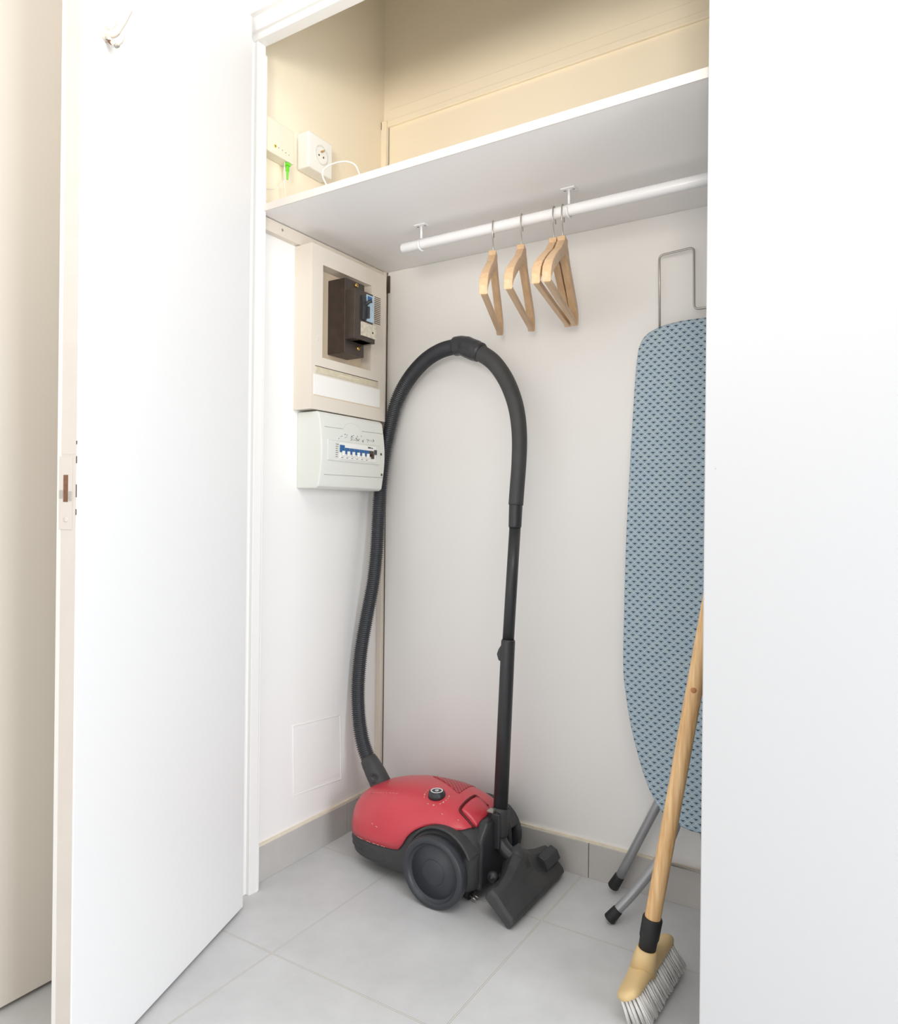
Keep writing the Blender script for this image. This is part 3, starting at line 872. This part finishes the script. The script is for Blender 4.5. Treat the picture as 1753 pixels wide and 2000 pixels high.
# plug on the floor behind the wheel
b = MB(); b.tube([(.502, -.285, .018), (.53, -.288, .014)], [.011, .014], 16)
pg = b.build('power_plug', m_rubber, vc)
b = MB()
for dy_ in (-.006, .006): b.tube([(.53, -.288+dy_, .015), (.552, -.292+dy_, .011)], .0022, 10)
b.build('plug_pin', m_steel, pg)

# hose: corrugated
HP = [(0.119, -0.19, 0.247), (0.083, -0.18, 0.299), (0.055, -0.165, 0.369), (0.038, -0.15, 0.458), (0.036, -0.135, 0.567), (0.043, -0.115, 0.678), (0.053, -0.1, 0.774), (0.054, -0.085, 0.87), (0.049, -0.07, 0.984), (0.046, -0.057, 1.083), (0.052, -0.048, 1.182), (0.068, -0.043, 1.265), (0.097, -0.044, 1.353), (0.146, -0.05, 1.418), (0.216, -0.065, 1.466), (0.289, -0.08, 1.489), (0.363, -0.09, 1.493)]
pp = resample(catmull(HP, 10), .00205)
rad = [.0230 if (i % 3) == 0 else (.0178 if (i % 3) == 1 else .0188) for i in range(len(pp))]
MB().tube(pp, rad, 22).build('hose', m_hose, vc)
b = MB(); b.tube(catmull([(.182, -.208, .190), (.158, -.201, .215), (.135, -.196, .238), (.112, -.187, .255)], 4), [.031, .031, .031, .0305, .030, .030, .0295, .029, .028, .0275, .027, .026, .025], 28)
cp = b.build('hose_coupling', m_blackm, vc)
b = MB(); b.prof((.166, -.229, .222), (.35, -.75, .3), [(0, .0135), (.004, .0125), (.0045, .0105), (.003, .010), (.003, 0)], 24); b.build('release_button', m_black, cp)
hd = [(0.392, -0.093, 1.481), (0.428, -0.096, 1.465), (0.476, -0.1, 1.432), (0.514, -0.103, 1.386), (0.542, -0.106, 1.333), (0.56, -0.109, 1.277), (0.569, -0.112, 1.21), (0.57, -0.116, 1.139), (0.567, -0.12, 1.068), (0.565, -0.122, 1.024)]
hh_ = catmull(hd, 8); n = len(hh_)
MB().tube(hh_, [.0250-.0045*min(1, i/(n*.8)) for i in range(n)], 28).build('handle_pipe', m_blackm, vc)
cc = catmull([(.345, -.0885, 1.493), (.372, -.0915, 1.491), (.40, -.094, 1.478), (.425, -.096, 1.467), (.436, -.0965, 1.461)], 6)
MB().tube(cc, [.0285]*8+[.0305]*9+[.0290]*5+[.0262]*(len(cc)-22), 28).build('hose_cuff', m_black, vc)
MB().tube([(.565, -.1215, 1.030), (.565, -.122, 1.026), (.5655, -.127, .965), (.5655, -.127, .962)], [.0178, .0188, .0178, .017], 28).build('tube_collar', m_black, vc)
MB().tube([(.5655, -.126, .968), (.565, -.16, .65)], .0158, 28).build('upper_tube', m_black, vc)
lt = MB().tube([(.565, -.159, .658), (.565, -.1595, .653), (.568, -.2, .200)], [.0178, .0190, .0195], 28).build('lower_tube', m_black, vc)
b = MB(); b.extr([(.552, .648), (.541, .632), (.536, .618), (.541, .602), (.552, .596)], 1, -.172, -.155); b.build('slide_lock', m_blackm, lt, bevel=.003)
# floor head
nz = empty('floor_nozzle', (.64, -.195, 0), '', 'x'); bpy.data.objects.remove(nz)
MB().tube([(.568, -.199, .215), (.568, -.2, .212), (.566, -.2, .150), (.566, -.2, .143)], [.0215, .0235, .0235, .021], 28).build('lower_cuff', m_blackm, vc)
el = catmull([(.566, -.2, .152), (.570, -.203, .132), (.584, -.206, .116), (.604, -.205, .102), (.622, -.2, .088)], 6)
b = MB(); b.tube(el, [.0195-(.0008 if i % 2 else 0) for i in range(len(el))], 24); b.build('swivel_elbow', m_black, vc)
B0 = Vector((.672, 0, .002)); EU = Vector((-.75, 0, .66)).normalized(); EN = Vector((.66, 0, .75)).normalized()
def npt(y, u, w): return B0+EU*u+EN*w+Vector((0, y, 0))
# sections along the width: (y, height of back edge, top thickness at front, at back)
secs = [(-.355, .082, .020, .026), (-.349, .088, .027, .032), (-.325, .084, .030, .036), (-.28, .092, .032, .040), (-.245, .104, .033, .042), (-.215, .118, .036, .054), (-.175, .118, .036, .054), (-.145, .104, .033, .042), (-.11, .092, .032, .040), (-.07, .084, .030, .036), (-.048, .080, .027, .032), (-.042, .074, .020, .026)]
b = MB(); vs = []; NP = 9
for y, u, t0, t1 in secs:
    P = [(0, 0), (-.004, .006), (-.002, t0*.8), (.008, t0), (u*.45, t0+.25*(t1-t0)), (u*.8, t1), (u, t1*.9), (u+.003, t1*.5), (u, 0)]
    vs += [npt(y, a, c_) for a, c_ in P]
fs = []
for i in range(len(secs)-1):
    for k in range(NP): fs.append((i*NP+k, i*NP+(k+1) % NP, (i+1)*NP+(k+1) % NP, (i+1)*NP+k))
fs += [tuple(range(NP)), tuple((len(secs)-1)*NP+k for k in range(NP))]
b.add(vs, fs, 0, False)
nz = b.build('floor_nozzle', m_blackm, vc, bevel=.0025, seg=2)
b = MB()
nk = [npt(-.195, .07, .03), npt(-.195, .1, .035), npt(-.194, .13, .04)]
b.tube(nk, [.018, .0235, .0225], 24); b.build('neck', m_blackm, nz)
# foot pedal
b = MB(); vs = []
for y in (-.135, -.055):
    for u, w in ((.028, .030), (.070, .036), (.072, .048), (.052, .055), (.03, .046)): vs.append(npt(y, u, w))
b.add(vs, [(0,1,2,3,4), (9,8,7,6,5)]+[(k, (k+1) % 5, 5+(k+1) % 5, 5+k) for k in range(5)])
b.build('foot_pedal', m_black, nz, bevel=.0025)
b = MB(); b.prof(npt(-.285, .108, .008), (0, -1, 0), [(0, .014), (.01, .014), (.014, .011), (.014, .004), (.017, .0035)], 24); b.build('roller', m_black, nz)


# ------------------------------------------------------------------ ironing board
ib = empty('ironing_board', (1.06, -.12, 0), 'tall ironing board in blue scale-pattern cloth leaning on the back wall', 'ironing board')
LE = [(1.058, 1.494), (.989, 1.493), (.938, 1.486), (.901, 1.47), (.883, 1.445), (.876, 1.408), (.871, 1.328), (.864, 1.14), (.858, .941), (.857, .743), (.858, .612), (.865, .547), (.882, .459), (.907, .374), (.930, .315), (.961, .266), (.993, .242), (1.03, .232), (1.062, .230)]
CXb = 1.062
cv = catmull([(x, 0, z) for x, z in LE], 5)
outl = [(v.x, v.z) for v in cv] + [(2*CXb-v.x, v.z) for v in cv[::-1][1:-1]]
def yb(z): return -.048-.05*(1.494-z)/1.2
def boardmesh(d0, d1, shrink, rnd=0):
    b = MB(); n = len(outl)
    cx_, cz_ = CXb, .86
    def sc(p, s_):
        # inset by moving towards the spine
        v = Vector((p[0]-cx_, (p[1]-cz_)*.35)); L = v.length or 1
        f = (L-s_)/L; return (cx_+(p[0]-cx_)*f, cz_+(p[1]-cz_)*(1-s_/.62 if True else f))
    rings = [(d0, shrink), (d1+rnd, shrink), (d1+rnd*.3, shrink+rnd*.35), (d1, shrink+rnd)] if rnd else [(d0, shrink), (d1, shrink)]
    vs = []
    for d, s_ in rings:
        for p in outl:
            q = sc(p, s_); vs.append((q[0], yb(q[1])+d, q[1]))
    fs = []
    for r in range(len(rings)-1):
        for k in range(n): fs.append((r*n+k, r*n+(k+1) % n, (r+1)*n+(k+1) % n, (r+1)*n+k))
    b.add(vs, fs, 0, True)
    b.add(vs, [tuple(range(n)), tuple((len(rings)-1)*n+k for k in range(n))], 0, False)
    return b
boardmesh(.018, 0.0, 0, .006).build('cloth_cover', m_cloth, ib)
boardmesh(.028, .0182, .012).build('steel_deck', m_steel, ib)
# iron rest of bent wire at the top
b = MB(); b.tube(fillet([(.930, -.03, 1.44), (.927, -.03, 1.674), (1.014, -.028, 1.680), (1.016, -.028, 1.523), (1.108, -.028, 1.521), (1.110, -.028, 1.680), (1.197, -.03, 1.674), (1.194, -.03, 1.44)], .012), .0029, 12)
b.build('iron_rest', m_steel, ib)
def legtube(pts, r=.0105):
    b = MB(); b.tube(pts, r, 18); return b.build('leg', m_leg, ib)
def foot(a, c_, parent):
    a, c_ = Vector(a), Vector(c_); d = (a-c_).normalized()
    b = MB(); b.tube([c_+d*-.0, c_+d*.003, a-d*.003, a], [.0125, .0132, .0150, .0128], 20); return b.build('rubber_foot', m_rubber, parent)
g1 = [(.839, -.05, .036), (.881, -.05, .127), (.931, -.05, .235), (1.02, -.05, .43)]
l1 = legtube(g1, .0115); foot((.826, -.05, .015), (.845, -.05, .050), l1)
g2 = catmull([(.878, -.185, .024), (.921, -.16, .080), (.966, -.14, .150), (.992, -.118, .205), (1.004, -.085, .260), (1.01, -.075, .36)], 5)
l2 = legtube(g2, .0115); foot((.866, -.192, .008), (.886, -.181, .034), l2)
b = MB(); b.tube([(.952, -.03, .105), (1.25, -.03, .104)], .0022, 10); b.tube([(.952, -.03, .1095), (1.25, -.03, .1085)], .0010, 8)
b.build('wire_brace', m_steel, ib)
g3 = catmull([(1.285, -.05, .036), (1.24, -.05, .127), (1.19, -.05, .235), (1.1, -.05, .43)], 4)
l3 = legtube(g3, .0115); foot((1.298, -.05, .012), (1.279, -.05, .050), l3)
b = MB(); b.tube(catmull([(1.050, -.07, .27), (1.056, -.07, .215), (1.064, -.07, .175), (1.09, -.07, .13)], 4), .003, 10); b.build('wire_stay', m_steel, ib)

# ------------------------------------------------------------------ broom
bo = empty('broom', (1.04, -.43, 0), 'wooden-handled broom with beige head and white bristles leaning by the door edge', 'broom')
# head: long axis almost along y, tilted so the bristles point to +x and down
HN, HF = Vector((1.004, -.540, .046)), Vector((1.017, -.292, .050))   # left/lower edges of the block ends
AX = (HF-HN).normalized()
DN = Vector((.42, .0, -.86)); DN = (DN-AX*DN.dot(AX)).normalized()     # bristle direction
SD = AX.cross(DN).normalized()
if SD.x < 0: SD = -SD                                                     # across the block, towards +x and up
L = (HF-HN).length
MID = (HN+HF)/2
C0 = MID+SD*.020+Vector((0, 0, .012))
def hp(a, s_, d): return C0+AX*a+SD*s_+DN*d
secs = []
N = 22
b = MB(); vs = []; K = 16
for i in range(N+1):
    t = -1+2*i/N; a = t*(L/2)
    endr = (max(0, 1-abs(t)**12))**(1/2.2)
    w = (.027)*max(.35, endr)*(1-.12*abs(t)); hump = math.exp(-(t/.30)**2)
    up = .012+.020*hump+.006*(1-abs(t)); 
    for k in range(K):
        an = 2*PI*k/K; c_, s_ = math.cos(an), math.sin(an)
        sw = w*(abs(c_)**.7)*(1 if c_ > 0 else -1)
        if s_ < 0: dd_ = -up*(abs(s_)**1.0)
        else: dd_ = .010*(abs(s_)**.5)
        if s_ < 0 and abs(c_) < .8: sw *= 1-.25*hump*abs(s_)
        vs.append(hp(a, sw, dd_*max(.5, endr)))
fs = []
for i in range(N):
    for k in range(K): fs.append((i*K+k, i*K+(k+1) % K, (i+1)*K+(k+1) % K, (i+1)*K+k))
fs += [tuple(range(K)), tuple(N*K+k for k in range(K))]
b.add(vs, fs, 0, True)
bl = b.build('head_block', m_brushwood, bo)
# socket boss and black collar along the handle direction
P0 = Vector((1.036, -.444, .118)); P1 = Vector((1.141, -.425, .78)); hdv = (P1-P0).normalized()
MB().tube([P0-hdv*.045, P0-hdv*.012, P0+hdv*.004], [.027, .022, .0195], 26).build('socket', m_brushwood, bo)
MB().tube([P0-hdv*.004, P0+hdv*.022, P0+hdv*.028, P0+hdv*.066, P0+hdv*.069], [.0172, .0178, .0196, .0200, .0185], 30).build('collar', m_rubber, bo)
HL = P0+hdv*1.12
kp = resample([P0+hdv*.05, HL], .02)
b = MB(); b.tube(kp+[HL, HL+hdv*.004], [.0160]*len(kp)+[.0155, .012], 26)
hd_ = b.build('handle', m_handle, bo)
kn = P0+hdv*.545
b = MB(); b.prof(kn+Vector((0.002, -.0155, 0)), (.3, -1, 0), [(-.002, .006), (.0006, .0055), (.0012, .003)], 14); b.build('knot', mat('wood_knot', (186, 128, 84), .5), hd_)
# bristles: tufts, each a cone of strands; ends trimmed at the floor
b = MB(); DN = Vector((.32, .24, -.90)).normalized()
rows, cols = 5, 22
for r in range(rows):
    for c_ in range(cols):
        a = (-1+2*(c_+.5)/cols)*(L/2-.012); s_ = (-1+2*(r+.5)/rows)*.021
        base = hp(a, s_, .006)
        spl = AX*(a/(L/2))*.06 + SD*(s_/.021)*.10
        for k in range(10):
            d = (DN+spl+Vector((random.uniform(-.05, .05), random.uniform(-.05, .05), random.uniform(-.03, .03)))).normalized()
            o_ = AX*random.uniform(-.0022, .0022)+SD*random.uniform(-.002, .002)
            ln = .060+random.uniform(-.002, .003)
            p = base+o_; q = p+d*ln
            if q.z < .001: q = p+d*((p.z-.001)/-d.z) if d.z < 0 else q
            b.tube([p, q], [.0013, .0015], 5, caps=True)
br = b.build('bristles', m_bristle, bo, weld=False); br['kind'] = 'stuff'

for o in bpy.data.objects:
    if '_o' in o: del o['_o']
